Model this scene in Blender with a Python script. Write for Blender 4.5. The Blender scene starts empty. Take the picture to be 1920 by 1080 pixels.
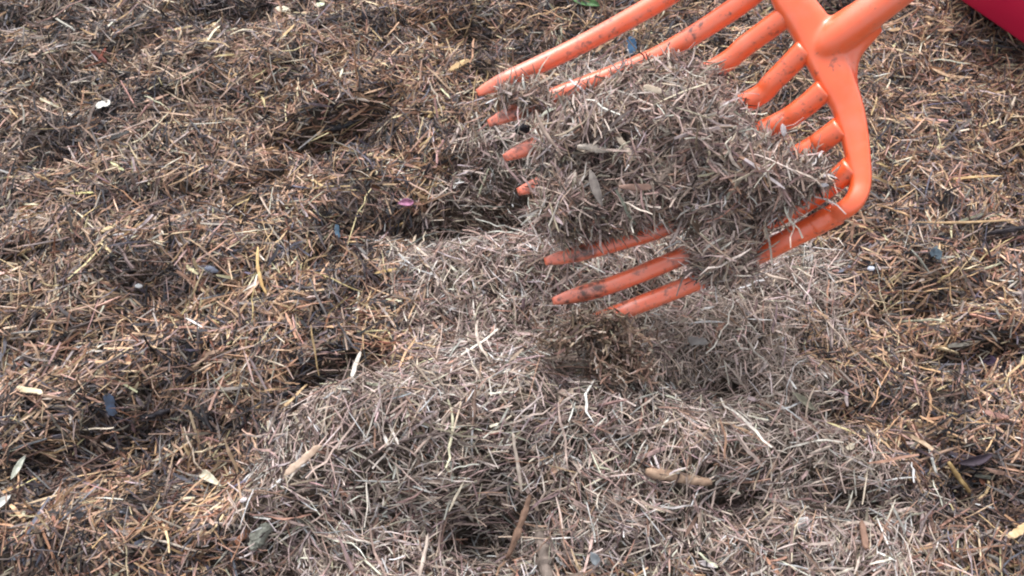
import bpy, math
import numpy as np
from mathutils import Vector, Matrix

# ------------------------------------------------------------------ camera, sky, sun, exposure
scene = bpy.context.scene
COL = scene.collection
rng = np.random.default_rng(11)

CAM_H, PITCH, LENS = 0.56, 57.0, 28.0
cam_d = bpy.data.cameras.new("camera")
cam = bpy.data.objects.new("camera", cam_d)
COL.objects.link(cam)
cam.location = (0, 0, CAM_H)
cam.rotation_euler = (math.radians(90 - PITCH), 0, 0)
cam_d.lens = LENS
cam_d.sensor_width = 36
cam_d.clip_start = 0.01
cam_d.clip_end = 500
cam_d.dof.use_dof = False
scene.camera = cam

SUN_EL, SUN_AZ = math.radians(60), math.radians(-15)     # azimuth measured from +Y towards +X
world = bpy.data.worlds.new("World")
scene.world = world
world.use_nodes = True
wn = world.node_tree
wn.nodes.clear()
w_out = wn.nodes.new("ShaderNodeOutputWorld")
w_bg = wn.nodes.new("ShaderNodeBackground")
w_sky = wn.nodes.new("ShaderNodeTexSky")
w_hsv = wn.nodes.new("ShaderNodeHueSaturation")
w_sky.sky_type = 'NISHITA'
w_sky.sun_disc = False
w_sky.sun_elevation = SUN_EL
w_sky.sun_rotation = SUN_AZ
w_sky.dust_density = 4.0
w_hsv.inputs['Saturation'].default_value = 0.22          # overcast: almost no blue left
w_bg.inputs['Strength'].default_value = 0.135
wn.links.new(w_sky.outputs[0], w_hsv.inputs['Color'])
wn.links.new(w_hsv.outputs[0], w_bg.inputs['Color'])
wn.links.new(w_bg.outputs[0], w_out.inputs['Surface'])

sun_d = bpy.data.lights.new("sun", 'SUN')
sun_d.energy = 1.05
sun_d.angle = math.radians(28)
sun_d.color = (1.0, 0.965, 0.95)
sun = bpy.data.objects.new("sun", sun_d)
COL.objects.link(sun)
sd = Vector((math.sin(SUN_AZ) * math.cos(SUN_EL), math.cos(SUN_AZ) * math.cos(SUN_EL), math.sin(SUN_EL)))
sun.rotation_euler = (-sd).to_track_quat('-Z', 'Y').to_euler()

scene.view_settings.view_transform = 'Standard'
scene.view_settings.look = 'None'
scene.view_settings.exposure = 1.26
scene.view_settings.gamma = 1.0
scene.view_settings.use_curve_mapping = False
scene.render.engine = 'CYCLES'
scene.cycles.max_bounces = 6
scene.cycles.diffuse_bounces = 3
scene.cycles.filter_width = 2.1

# ------------------------------------------------------------------ helpers
def norm(v):
    return v / np.maximum(np.linalg.norm(v, axis=-1, keepdims=True), 1e-9)

CP, SP = math.cos(math.radians(PITCH)), math.sin(math.radians(PITCH))
FOC = LENS / 36.0
CAMP = np.array([0, 0, CAM_H])

def ray(px, py):
    px = np.asarray(px, float); py = np.asarray(py, float)
    x = (px - 960) / 1920; y = (540 - py) / 1920
    fwd = np.array([0, CP, -SP]); up = np.array([0, SP, CP]); rt = np.array([1, 0, 0])
    return x[..., None] * rt + y[..., None] * up + FOC * fwd      # length along view axis = FOC

def P(px, py, depth):                                              # a point at a given distance along the view axis
    d = ray(px, py)
    return CAMP + d * (np.asarray(depth, float) / FOC)[..., None]

def project(p):
    q = p - CAMP
    fwd = np.array([0, CP, -SP]); up = np.array([0, SP, CP])
    z = np.maximum(q @ fwd, 1e-3)
    return 960 + 1920 * FOC * q[..., 0] / z, 540 - 1920 * FOC * (q @ up) / z

def g0(px, py):                                                    # ray meets z = 0
    d = ray(px, py)
    t = -CAM_H / d[..., 2]
    return (CAMP + d * t[..., None])[..., :2]

_LAT = {}
def vnoise(x, y, s, seed):
    if seed not in _LAT:
        _LAT[seed] = np.random.default_rng(seed).random((256, 256)) * 2 - 1
    L = _LAT[seed]
    u, v = x / s + 1000.5, y / s + 1000.5
    i, j = np.floor(u).astype(int), np.floor(v).astype(int)
    fu, fv = u - i, v - j
    fu = fu * fu * fu * (fu * (fu * 6 - 15) + 10); fv = fv * fv * fv * (fv * (fv * 6 - 15) + 10)
    a = L[i % 256, j % 256]; b = L[(i + 1) % 256, j % 256]; c = L[i % 256, (j + 1) % 256]; d = L[(i + 1) % 256, (j + 1) % 256]
    return (a * (1 - fu) + b * fu) * (1 - fv) + (c * (1 - fu) + d * fu) * fv

# ------------------------------------------------------------------ the lie of the heap
BUMPS = [  # pixel x, pixel y, radius x (m), radius y (m), turn (deg), height (m)
    (700, 850, .085, .045, 15, .026), (930, 800, .075, .045, 0, .024), (1180, 860, .10, .05, -8, .016),
    (1450, 860, .11, .05, -20, .020), (850, 560, .085, .050, 10, .016), (1350, 640, .14, .045, 5, .010),
    (885, 395, .085, .030, 4, -.058), (800, 330, .05, .03, 20, -.012), (615, 215, .050, .016, 22, -.034), (540, 250, .03, .012, 35, -.018), (690, 190, .03, .010, 10, -.014),
    (400, 170, .09, .022, 25, .012), (660, 735, .030, .013, 10, -.026), (905, 1010, .030, .016, 0, -.026),
    (1300, 775, .040, .013, 5, -.018), (1360, 965, .030, .016, 20, -.022), (1570, 945, .045, .016, -15, -.022),
    (1890, 640, .050, .014, 5, -.026), (1800, 900, .045, .024, -20, -.024), (1560, 790, .04, .012, 10, -.014),
    (350, 30, .10, .014, 5, -.016), (880, 55, .05, .016, 0, -.016), (250, 520, .11, .030, 20, .012),
    (300, 680, .14, .028, 15, .010), (120, 840, .07, .022, 10, -.018), (340, 900, .06, .02, 10, -.018),
    (730, 270, .035, .035, 0, -.014), (60, 300, .05, .02, 10, -.012), (430, 350, .06, .014, 15, -.016),
    (640, 400, .05, .016, 15, .010), (1750, 560, .07, .016, 12, -.012), (1760, 380, .08, .02, 10, .010),
    (1000, 940, .22, .085, 0, .016), (620, 255, .045, .014, 20, -.020), (500, 300, .06, .012, 25, .010), (200, 1000, .09, .03, 10, .010), (620, 600, .05, .014, 20, -.012),
    (930, 690, .035, .030, 0, .012), (1200, 1040, .06, .02, 0, .012), (820, 930, .04, .015, 0, .010)]
BW = [(g0(a, b), rx, ry, math.radians(t), h) for a, b, rx, ry, t, h in BUMPS]

def H(x, y):
    h = np.zeros_like(x)
    for c, rx, ry, t, hh in BW:
        dx, dy = x - c[0], y - c[1]
        u = (dx * math.cos(t) + dy * math.sin(t)) / rx; v = (-dx * math.sin(t) + dy * math.cos(t)) / ry
        h = h + 1.6 * hh * np.exp(-(u * u + v * v) * 0.9)
    far = np.clip((np.hypot(x, y - .4) - 1.2) / 6, 0, 1)
    h = h + .013 * vnoise(x + .3 * y, y, .12, 1) + .0105 * vnoise(x, y * 1.5, .060, 2)
    u, v = x * .92 + y * .40, y * .92 - x * .40                       # slumped ridges running up to the right
    rd = 1 - np.abs(vnoise(u / 3.2, v, .055, 7)); lft = np.clip((.12 - x + .25 * y) / .15, .25, 1)
    h = h + .012 * (rd ** 3 - .4) * lft
    h = h + .0062 * vnoise(x, y, .024, 3) + .0038 * vnoise(x, y, .012, 4)
    h = h + .10 * far * vnoise(x, y, 1.1, 5) - .25 * far
    return h

def surf_n(x, y, e=.004):
    gx = (H(x + e, y) - H(x - e, y)) / (2 * e); gy = (H(x, y + e) - H(x, y - e)) / (2 * e)
    return norm(np.stack([-gx, -gy, np.ones_like(gx)], -1))

def hit(px, py, lift=0.0):                                          # where the ray from the lens meets the heap
    d = ray(np.atleast_1d(px), np.atleast_1d(py))
    t = (CAM_H - .08) / -d[:, 2]
    for _ in range(400):
        p = CAMP + d * t[:, None]
        gap = p[:, 2] - H(p[:, 0], p[:, 1]) - lift
        t = t + np.clip(gap, 0, None) * .35 + (gap > 1e-4) * 1e-5
    return CAMP + d * t[:, None]

GREY_PX = [(380, 1180), (462, 1040), (505, 930), (560, 850), (625, 785), (700, 752), (745, 715), (800, 690), (770, 640),
           (748, 560), (722, 480), (770, 440), (800, 405), (770, 360), (800, 300), (880, 240), (960, 160), (1180, 90),
           (1330, 200), (1480, 380), (1590, 470), (1600, 540), (1545, 610), (1500, 690), (1530, 745), (1570, 800), (1640, 850),
           (1690, 930), (1740, 1010), (1790, 1180)]
GP = np.array([g0(a, b) for a, b in GREY_PX])

def poly_sd(p, poly):                                               # signed distance, inside positive
    a = poly; b = np.roll(poly, -1, 0)
    best = np.full(len(p), 1e9); ins = np.zeros(len(p), bool)
    for i in range(len(a)):
        e = b[i] - a[i]; w = p - a[i]
        k = np.clip((w @ e) / (e @ e), 0, 1)
        best = np.minimum(best, np.linalg.norm(w - k[:, None] * e, axis=1))
        c = ((a[i, 1] > p[:, 1]) != (b[i, 1] > p[:, 1]))
        xi = a[i, 0] + (p[:, 1] - a[i, 1]) / (e[1] if abs(e[1]) > 1e-9 else 1e-9) * e[0]
        ins ^= c & (p[:, 0] < xi)
    return np.where(ins, best, -best)

# ------------------------------------------------------------------ materials
def new_mat(name):
    m = bpy.data.materials.new(name); m.use_nodes = True
    nt = m.node_tree
    return m, nt, nt.nodes["Principled BSDF"]

def fibre_mat(name, rough=.72, spec=.28):
    m, nt, b = new_mat(name)
    at = nt.nodes.new("ShaderNodeAttribute"); at.attribute_name = "tint"
    tc = nt.nodes.new("ShaderNodeTexCoord")
    nz = nt.nodes.new("ShaderNodeTexNoise"); nz.inputs['Scale'].default_value = 260; nz.inputs['Detail'].default_value = 3
    mr = nt.nodes.new("ShaderNodeMapRange"); mr.inputs['From Min'].default_value = .3; mr.inputs['From Max'].default_value = .7
    mr.inputs['To Min'].default_value = .68; mr.inputs['To Max'].default_value = 1.25
    mx = nt.nodes.new("ShaderNodeVectorMath"); mx.operation = 'SCALE'
    nt.links.new(tc.outputs['Object'], nz.inputs['Vector'])
    nt.links.new(nz.outputs['Fac'], mr.inputs['Value'])
    nt.links.new(at.outputs['Color'], mx.inputs[0]); nt.links.new(mr.outputs[0], mx.inputs['Scale'])
    nt.links.new(mx.outputs[0], b.inputs['Base Color'])
    b.inputs['Roughness'].default_value = rough
    b.inputs['Specular IOR Level'].default_value = spec
    return m

M_BROWN = fibre_mat("damp brown mulch fibres", .62, .40)
M_GREY = fibre_mat("dry grey mulch fibres", .8, .22)

def piece_mat(name, rgb, rgb2, rough=.7, spec=.3, scale=120, bump=.25, stretch=(1, 1, 1)):
    m, nt, b = new_mat(name)
    tc = nt.nodes.new("ShaderNodeTexCoord"); mp = nt.nodes.new("ShaderNodeMapping"); mp.inputs['Scale'].default_value = stretch
    nz = nt.nodes.new("ShaderNodeTexNoise"); nz.inputs['Scale'].default_value = scale; nz.inputs['Detail'].default_value = 5
    rp = nt.nodes.new("ShaderNodeValToRGB")
    rp.color_ramp.elements[0].position = .32; rp.color_ramp.elements[0].color = (*rgb2, 1)
    rp.color_ramp.elements[1].position = .66; rp.color_ramp.elements[1].color = (*rgb, 1)
    bp = nt.nodes.new("ShaderNodeBump"); bp.inputs['Strength'].default_value = bump; bp.inputs['Distance'].default_value = .0006
    nt.links.new(tc.outputs['Object'], mp.inputs[0]); nt.links.new(mp.outputs[0], nz.inputs['Vector'])
    nt.links.new(nz.outputs['Fac'], rp.inputs[0]); nt.links.new(rp.outputs[0], b.inputs['Base Color'])
    nt.links.new(nz.outputs['Fac'], bp.inputs['Height']); nt.links.new(bp.outputs[0], b.inputs['Normal'])
    b.inputs['Roughness'].default_value = rough; b.inputs['Specular IOR Level'].default_value = spec
    return m

def ground_mat():
    m, nt, b = new_mat("fine dark mulch and soil")
    tc = nt.nodes.new("ShaderNodeTexCoord")
    nz = nt.nodes.new("ShaderNodeTexNoise"); nz.inputs['Scale'].default_value = 180; nz.inputs['Detail'].default_value = 8
    rp = nt.nodes.new("ShaderNodeValToRGB")
    rp.color_ramp.elements[0].position = .35; rp.color_ramp.elements[0].color = (.018, .014, .012, 1)
    rp.color_ramp.elements[1].position = .75; rp.color_ramp.elements[1].color = (.15, .11, .08, 1)
    bp = nt.nodes.new("ShaderNodeBump"); bp.inputs['Strength'].default_value = 1; bp.inputs['Distance'].default_value = .004
    nt.links.new(tc.outputs['Object'], nz.inputs['Vector']); nt.links.new(nz.outputs['Fac'], rp.inputs[0])
    nt.links.new(rp.outputs[0], b.inputs['Base Color']); nt.links.new(nz.outputs['Fac'], bp.inputs['Height'])
    nt.links.new(bp.outputs[0], b.inputs['Normal']); b.inputs['Roughness'].default_value = .9
    return m

# ------------------------------------------------------------------ mesh writers
def tag(o, label=None, cat=None, group=None, kind=None):
    if label: o['label'] = label
    if cat: o['category'] = cat
    if group: o['group'] = group
    if kind: o['kind'] = kind
    return o

def np_mesh(name, verts, quads=None, tris=None, mat=None, tint=None, smooth=True, parent=None, origin=None):
    me = bpy.data.meshes.new(name)
    if origin is not None:
        verts = verts - np.asarray(origin)
    nq = 0 if quads is None else len(quads); ntr = 0 if tris is None else len(tris)
    loops = np.concatenate([np.asarray(quads).ravel() if nq else np.zeros(0, int), np.asarray(tris).ravel() if ntr else np.zeros(0, int)]).astype(np.int32)
    me.vertices.add(len(verts)); me.vertices.foreach_set("co", np.ascontiguousarray(verts, np.float32).ravel())
    me.loops.add(len(loops)); me.loops.foreach_set("vertex_index", loops)
    st = np.concatenate([np.arange(nq) * 4, nq * 4 + np.arange(ntr) * 3]).astype(np.int32)
    me.polygons.add(nq + ntr); me.polygons.foreach_set("loop_start", st)
    me.polygons.foreach_set("use_smooth", np.full(nq + ntr, smooth, bool))
    me.update(calc_edges=True)
    if tint is not None:
        ca = me.color_attributes.new("tint", 'FLOAT_COLOR', 'POINT')
        c4 = np.ones((len(verts), 4), np.float32); c4[:, :3] = tint
        ca.data.foreach_set("color", c4.ravel())
    if mat: me.materials.append(mat)
    o = bpy.data.objects.new(name, me); COL.objects.link(o)
    if parent is not None:
        o.parent = parent
    if origin is not None:
        o.location = Vector(origin) - (parent.location if parent is not None else Vector((0, 0, 0)))
    return o

def fibres(c, d, n, L, W, T, curl, col, R=4, taper=.5, kink=.06):
    """c centres, d directions, n 'up' vectors, L/W/T length, width, thickness, curl bend; col colours -> verts, quads, tris, tint"""
    N = len(c); d = norm(d); s = norm(np.cross(d, n)); u = np.cross(s, d)
    bang = rng.random(N) * 6.283
    bd = s * np.cos(bang)[:, None] + u * (np.sin(bang) * .6)[:, None]
    roll = rng.normal(0, .7, N)
    s2 = s * np.cos(roll)[:, None] + u * np.sin(roll)[:, None]; u2 = np.cross(s2, d)
    V = np.zeros((N, R, 3, 3))
    ts = np.linspace(-.5, .5, R)
    a3 = np.array([0, 2.094, 4.189])
    for k, t in enumerate(ts):
        j = rng.normal(0, kink, (N, 1)) * L[:, None] * bd if 0 < k < R - 1 else 0
        j2 = rng.normal(0, kink * .5, (N, 1)) * L[:, None] * u if 0 < k < R - 1 else 0
        p = c + d * (L * t)[:, None] + bd * (L * curl * (t * t * 4 - 1) * .5)[:, None] + j + j2
        r = 1 - (1 - taper) * abs(t * 2) ** 3 * rng.uniform(.2, 1.6, N)
        r = np.clip(r, .12, 1) * rng.uniform(.8, 1.15, N)
        tw = rng.normal(0, .25, N) if k else 0
        for m in range(3):
            V[:, k, m] = p + s2 * (np.cos(a3[m] + tw) * W * .58 * r)[:, None] + u2 * (np.sin(a3[m] + tw) * T * .62 * r)[:, None]
    base = (np.arange(N) * R * 3)[:, None, None, None]
    kk = np.arange(R - 1)[None, :, None, None]; mm = np.arange(3)[None, None, :, None]
    m2 = (mm + 1) % 3
    q = np.concatenate([base + kk * 3 + mm, base + kk * 3 + m2, base + (kk + 1) * 3 + m2, base + (kk + 1) * 3 + mm], -1)
    b = (np.arange(N) * R * 3)[:, None]
    tr = np.concatenate([b + np.array([[2, 1, 0]]), b + (R - 1) * 3 + np.array([[0, 1, 2]])], 0)
    tint = np.repeat(col, R * 3, 0)
    return V.reshape(-1, 3), q.reshape(-1, 4), tr, tint

def join_sets(sets):
    vs, qs, ts, cs, off = [], [], [], [], 0
    for v, q, t, c in sets:
        vs.append(v); qs.append(q + off); ts.append(t + off); cs.append(c); off += len(v)
    return np.concatenate(vs), np.concatenate(qs), np.concatenate(ts), np.concatenate(cs)

def lin(c):
    c = np.asarray(c, float) / 255
    return np.where(c <= .04045, c / 12.92, ((c + .055) / 1.055) ** 2.4)

BROWN_PAL = [((204, 172, 128), 16), ((178, 144, 108), 17), ((148, 114, 88), 15), ((132, 90, 66), 8), ((118, 106, 100), 14),
             ((72, 66, 68), 12), ((38, 36, 42), 14), ((176, 142, 124), 7), ((96, 98, 112), 4), ((210, 194, 168), 5), ((150, 142, 136), 6)]
GREY_PAL = [((186, 169, 157), 22), ((160, 142, 131), 23), ((134, 118, 110), 18), ((104, 91, 86), 11), ((66, 56, 54), 7),
            ((208, 196, 185), 9), ((144, 118, 102), 6), ((164, 130, 112), 3), ((134, 134, 130), 4), ((216, 208, 198), 2)]

def pick(pal, n, var=.11):
    w = np.array([p[1] for p in pal], float); w /= w.sum()
    i = rng.choice(len(pal), n, p=w)
    c = lin(np.array([p[0] for p in pal]))[i]
    l = c.mean(1, keepdims=True); c = l + (c - l) * (.74 if pal is BROWN_PAL else .95)
    c = c * (np.array([1.05, .98, .98]) if pal is BROWN_PAL else np.array([.985, .97, .99]))
    return np.clip(c * np.exp(rng.normal(0, var * 1.6, (n, 1))) * np.exp(rng.normal(0, .05, (n, 3))), .006, .62)

# ------------------------------------------------------------------ ground sheet
def axis(lo, hi, step, far, k):
    a = np.arange(lo, hi + 1e-9, step); out = []
    s = step; x = hi
    while x < far:
        s *= k; x += s; out.append(x)
    out = np.array(out)
    return np.concatenate([(lo + hi) - out[::-1] - 0 * lo, a, out]) if True else a
gx = axis(-.95, .95, .0055, 60, 1.12); gy = axis(-.20, 1.22, .0055, 60, 1.12)
X, Y = np.meshgrid(gx, gy, indexing='ij')
Z = H(X, Y) - .004
nx, ny = X.shape
idx = np.arange(nx * ny).reshape(nx, ny)
gq = np.stack([idx[:-1, :-1], idx[1:, :-1], idx[1:, 1:], idx[:-1, 1:]], -1).reshape(-1, 4)
ground = np_mesh("ground", np.stack([X, Y, Z], -1).reshape(-1, 3), gq, None, ground_mat())
tag(ground, "dark fine soil and rotted mulch showing in the gaps under the fibres", "ground", kind="structure")

# ------------------------------------------------------------------ loose mulch over the heap
def scatter_mulch(N):
    x = rng.uniform(-1.05, 1.05, N * 3); y = rng.uniform(-.20, 1.22, N * 3)
    z = H(x, y)
    px, py = project(np.stack([x, y, z], -1))
    m = 130
    inside = (px > -m) & (px < 1920 + m) & (py > -m) & (py < 1080 + m)
    keep = inside | (rng.random(len(x)) < .16)
    return x[keep], y[keep], inside[keep]

HOLLOW_SHADE = [(*g0(a, b), k) for a, b, k in [(620, 222, .055), (400, 30, .07), (120, 860, .06), (300, 800, .05), (1850, 660, .05), (1790, 900, .07), (820, 320, .06), (880, 60, .05), (660, 735, .03), (100, 250, .05), (520, 380, .05)]]  # hollows whose shade is painted into the brown fibre colour
HOLLOW_SHADE_G = [(*g0(a, b), rx, ry) for a, b, rx, ry in [(850, 385, .08, .045), (970, 330, .06, .06), (905, 1010, .045, .02), (665, 738, .03, .012), (1330, 955, .03, .012), (1560, 950, .03, .012), (1290, 775, .03, .010)]]  # the same for the grey mulch: hollow shade painted into its colour
FINE = [(*g0(a, b), rx, ry) for a, b, rx, ry in [(1430, 680, .11, .075), (1300, 620, .08, .05), (1500, 830, .07, .03)]]
def lay(x, y, greyside, fine=1.0):
    """one batch of fibres over the heap at x, y"""
    N = len(x); n = surf_n(x, y)
    flow = 1.1 * vnoise(x, y, .07, 21) + .9 * vnoise(x, y, .028, 22) + (.25 if not greyside else .9)
    ang = flow * 1.3 + rng.normal(0, .85, N)
    tx = np.stack([np.cos(ang), np.sin(ang), np.zeros(N)], -1)
    tx = norm(tx - n * np.sum(tx * n, -1, keepdims=True))
    tilt = rng.normal(0, .26, N) + (rng.random(N) < .10) * rng.normal(0, .6, N)
    d = tx + n * np.tan(np.clip(tilt, -1.1, 1.1))[:, None]
    fz = np.zeros(N)
    for hx, hy, rx, ry in FINE:
        fz = np.maximum(fz, np.exp(-(((x - hx) / rx) ** 2 + ((y - hy) / ry) ** 2)))
    fz = np.clip(fz * 1.6 - .2, 0, 1)
    tilt = tilt * (1 - .6 * fz); d = tx + n * np.tan(np.clip(tilt, -1.1, 1.1))[:, None]
    L = np.clip(np.exp(rng.normal(math.log(.0138 if not greyside else .0132), .52, N)), .0035, .040) * (1 - .30 * fz)
    W = np.clip(np.exp(rng.normal(math.log(.00126 if not greyside else .00092), .34, N)), .0005, .0032) * (1 - .28 * fz)
    W = np.minimum(W, L * .3)
    T = W * rng.uniform(.3, .9, N)
    off = rng.uniform(-.004, .0045, N)
    c = np.stack([x, y, H(x, y)], -1) + n * off[:, None] + n * (np.abs(np.sin(tilt)) * L * .35)[:, None]
    zone = .5 + .5 * vnoise(x, y, .06, 33)
    col = pick(GREY_PAL if greyside else BROWN_PAL, N)
    if not greyside:
        col *= (np.array([.84, .84, .86]) + zone[:, None] * np.array([.34, .31, .27]))
        # the heap is damper and greyer at the top left
        px, py = project(c)
        g = np.clip(1 - (px + .8 * py) / 900, 0, 1)[:, None] * .45
        lum = col.mean(1, keepdims=True)
        col = col * (1 - g) + lum * np.array([1.0, .93, .88]) * g
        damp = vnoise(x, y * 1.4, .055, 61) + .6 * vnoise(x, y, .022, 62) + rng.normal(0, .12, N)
        for hx, hy, rr in HOLLOW_SHADE:
            damp = damp + 1.1 * np.exp(-(((x - hx) / rr) ** 2 + ((y - hy) / (rr * .45)) ** 2))  # painted hollow shade on top of the random damp patches
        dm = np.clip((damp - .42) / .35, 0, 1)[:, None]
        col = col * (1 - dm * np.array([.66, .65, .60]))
    else:
        col *= (.88 + .26 * zone[:, None])
        f_ = fz[:, None] * .68; col = col * (1 - f_) + lin((166, 152, 142)) * f_
        damp = .5 * vnoise(x, y, .03, 63)  # random tone only; painted hollow shade is added next
        for hx, hy, rx, ry in HOLLOW_SHADE_G:
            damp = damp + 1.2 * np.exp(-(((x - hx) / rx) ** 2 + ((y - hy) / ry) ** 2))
        col = col * (1 - .55 * np.clip((damp - .35) / .5, 0, 1)[:, None])  # grey fibres coloured darker to stand in for shade in the hollows
    return fibres(c, d, n, L, W, T, rng.normal(0, .07, N), col, R=4, kink=.022)

fx, fy, ins = scatter_mulch(170000)
sd_ = poly_sd(np.stack([fx, fy], -1), GP) + .022 * vnoise(fx, fy, .05, 41) + .014 * vnoise(fx, fy, .018, 42) + rng.normal(0, .009, len(fx))
gm = sd_ > 0
gx2, gy2 = fx[gm], fy[gm]; bx2, by2 = fx[~gm], fy[~gm]
print("fibres brown", len(bx2), "grey", len(gx2))

def longs(x, y, greyside, L0, W0, sp, R, lift, tl=.2):
    N = len(x); n = surf_n(x, y, .01)
    ang = rng.uniform(0, 6.283, N) if greyside else rng.normal(.4, .8, N)
    tx = np.stack([np.cos(ang), np.sin(ang), np.zeros(N)], -1); tx = norm(tx - n * np.sum(tx * n, -1, keepdims=True))
    tilt = rng.normal(0, tl, N); d = tx + n * tilt[:, None]
    L = np.exp(rng.normal(math.log(L0), sp, N)); W = np.exp(rng.normal(math.log(W0), .35, N))
    c = np.stack([x, y, H(x, y)], -1) + n * (rng.uniform(0, lift, N) + np.abs(tilt) * L * .3)[:, None]
    col = pick(GREY_PAL[:3] + GREY_PAL[5:8] if greyside else BROWN_PAL[:5] + BROWN_PAL[7:8] + BROWN_PAL[9:10], N)
    return fibres(c, d, n, L, W, W * rng.uniform(.4, .9, N), rng.normal(0, .14, N), col * .92, R=R, kink=.022)

def flakes(x, y, greyside):
    """broad thin bark flakes"""
    N = len(x); n = surf_n(x, y); ang = rng.uniform(0, 6.283, N)
    tx = np.stack([np.cos(ang), np.sin(ang), np.zeros(N)], -1); tx = norm(tx - n * np.sum(tx * n, -1, keepdims=True))
    d = tx + n * rng.normal(0, .35, (N, 1))
    L = rng.uniform(.005, .014, N); W = L * rng.uniform(.25, .5, N)
    c = np.stack([x, y, H(x, y)], -1) + n * rng.uniform(-.002, .004, N)[:, None]
    col = pick(GREY_PAL if greyside else BROWN_PAL[2:9], N)
    return fibres(c, d, n, L, W, W * .18, rng.normal(0, .1, N), col, R=4, taper=.3, kink=.03)

def sub(x, y, k):
    i = rng.permutation(len(x))[:int(k)]
    return x[i], y[i]

nb, ng = len(bx2), len(gx2)
def crumbs(x, y, greyside):
    N = len(x); x = x + rng.normal(0, .004, N); y = y + rng.normal(0, .004, N); n = surf_n(x, y)
    d = norm(rng.normal(0, 1, (N, 3)) * np.array([1, 1, .5])); L = rng.uniform(.0015, .0055, N)
    c = np.stack([x, y, H(x, y)], -1) + n * rng.uniform(-.001, .004, (N, 1))
    return fibres(c, d, n, L, np.minimum(L * .6, rng.uniform(.0006, .0016, N)), L * .25, np.zeros(N), pick(GREY_PAL if greyside else BROWN_PAL, N) * .9, R=3)
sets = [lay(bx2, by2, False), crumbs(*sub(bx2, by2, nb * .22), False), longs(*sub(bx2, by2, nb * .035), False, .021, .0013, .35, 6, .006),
        longs(*sub(bx2, by2, nb * .006), False, .034, .0010, .3, 8, .007), flakes(*sub(bx2, by2, nb * .03), False)]
v, q, t, c = join_sets(sets)
o = np_mesh("brown_mulch", v, q, t, M_BROWN, c, smooth=False)
tag(o, "damp brown and straw coloured shredded bark mulch covering the heap", "mulch", kind="stuff")
def pale(x, y):
    N = len(x); n = surf_n(x, y); ang = rng.uniform(0, 6.283, N)
    tx = np.stack([np.cos(ang), np.sin(ang), np.zeros(N)], -1); tx = norm(tx - n * np.sum(tx * n, -1, keepdims=True))
    tl = rng.normal(0, .3, N); L = np.exp(rng.normal(math.log(.014), .35, N)); W = np.exp(rng.normal(math.log(.00085), .25, N))
    c = np.stack([x, y, H(x, y)], -1) + n * (rng.uniform(.002, .006, N) + np.abs(tl) * L * .3)[:, None]
    return fibres(c, tx + n * tl[:, None], n, L, W, W * .7, rng.normal(0, .06, N), pick(GREY_PAL[:1] + GREY_PAL[5:6] + GREY_PAL[9:], N), R=4, kink=.015)
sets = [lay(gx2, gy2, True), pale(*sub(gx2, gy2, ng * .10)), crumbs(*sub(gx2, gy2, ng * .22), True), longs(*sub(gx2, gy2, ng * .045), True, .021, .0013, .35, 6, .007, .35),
        longs(*sub(gx2, gy2, ng * .010), True, .036, .0011, .3, 8, .008, .3), flakes(*sub(gx2, gy2, ng * .03), True)]
v, q, t, c = join_sets(sets)
o = np_mesh("grey_mulch", v, q, t, M_GREY, c, smooth=False)
tag(o, "dry pale grey shredded mulch freshly turned over below the fork", "mulch", kind="stuff")
del sets, v, q, t, c

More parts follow.
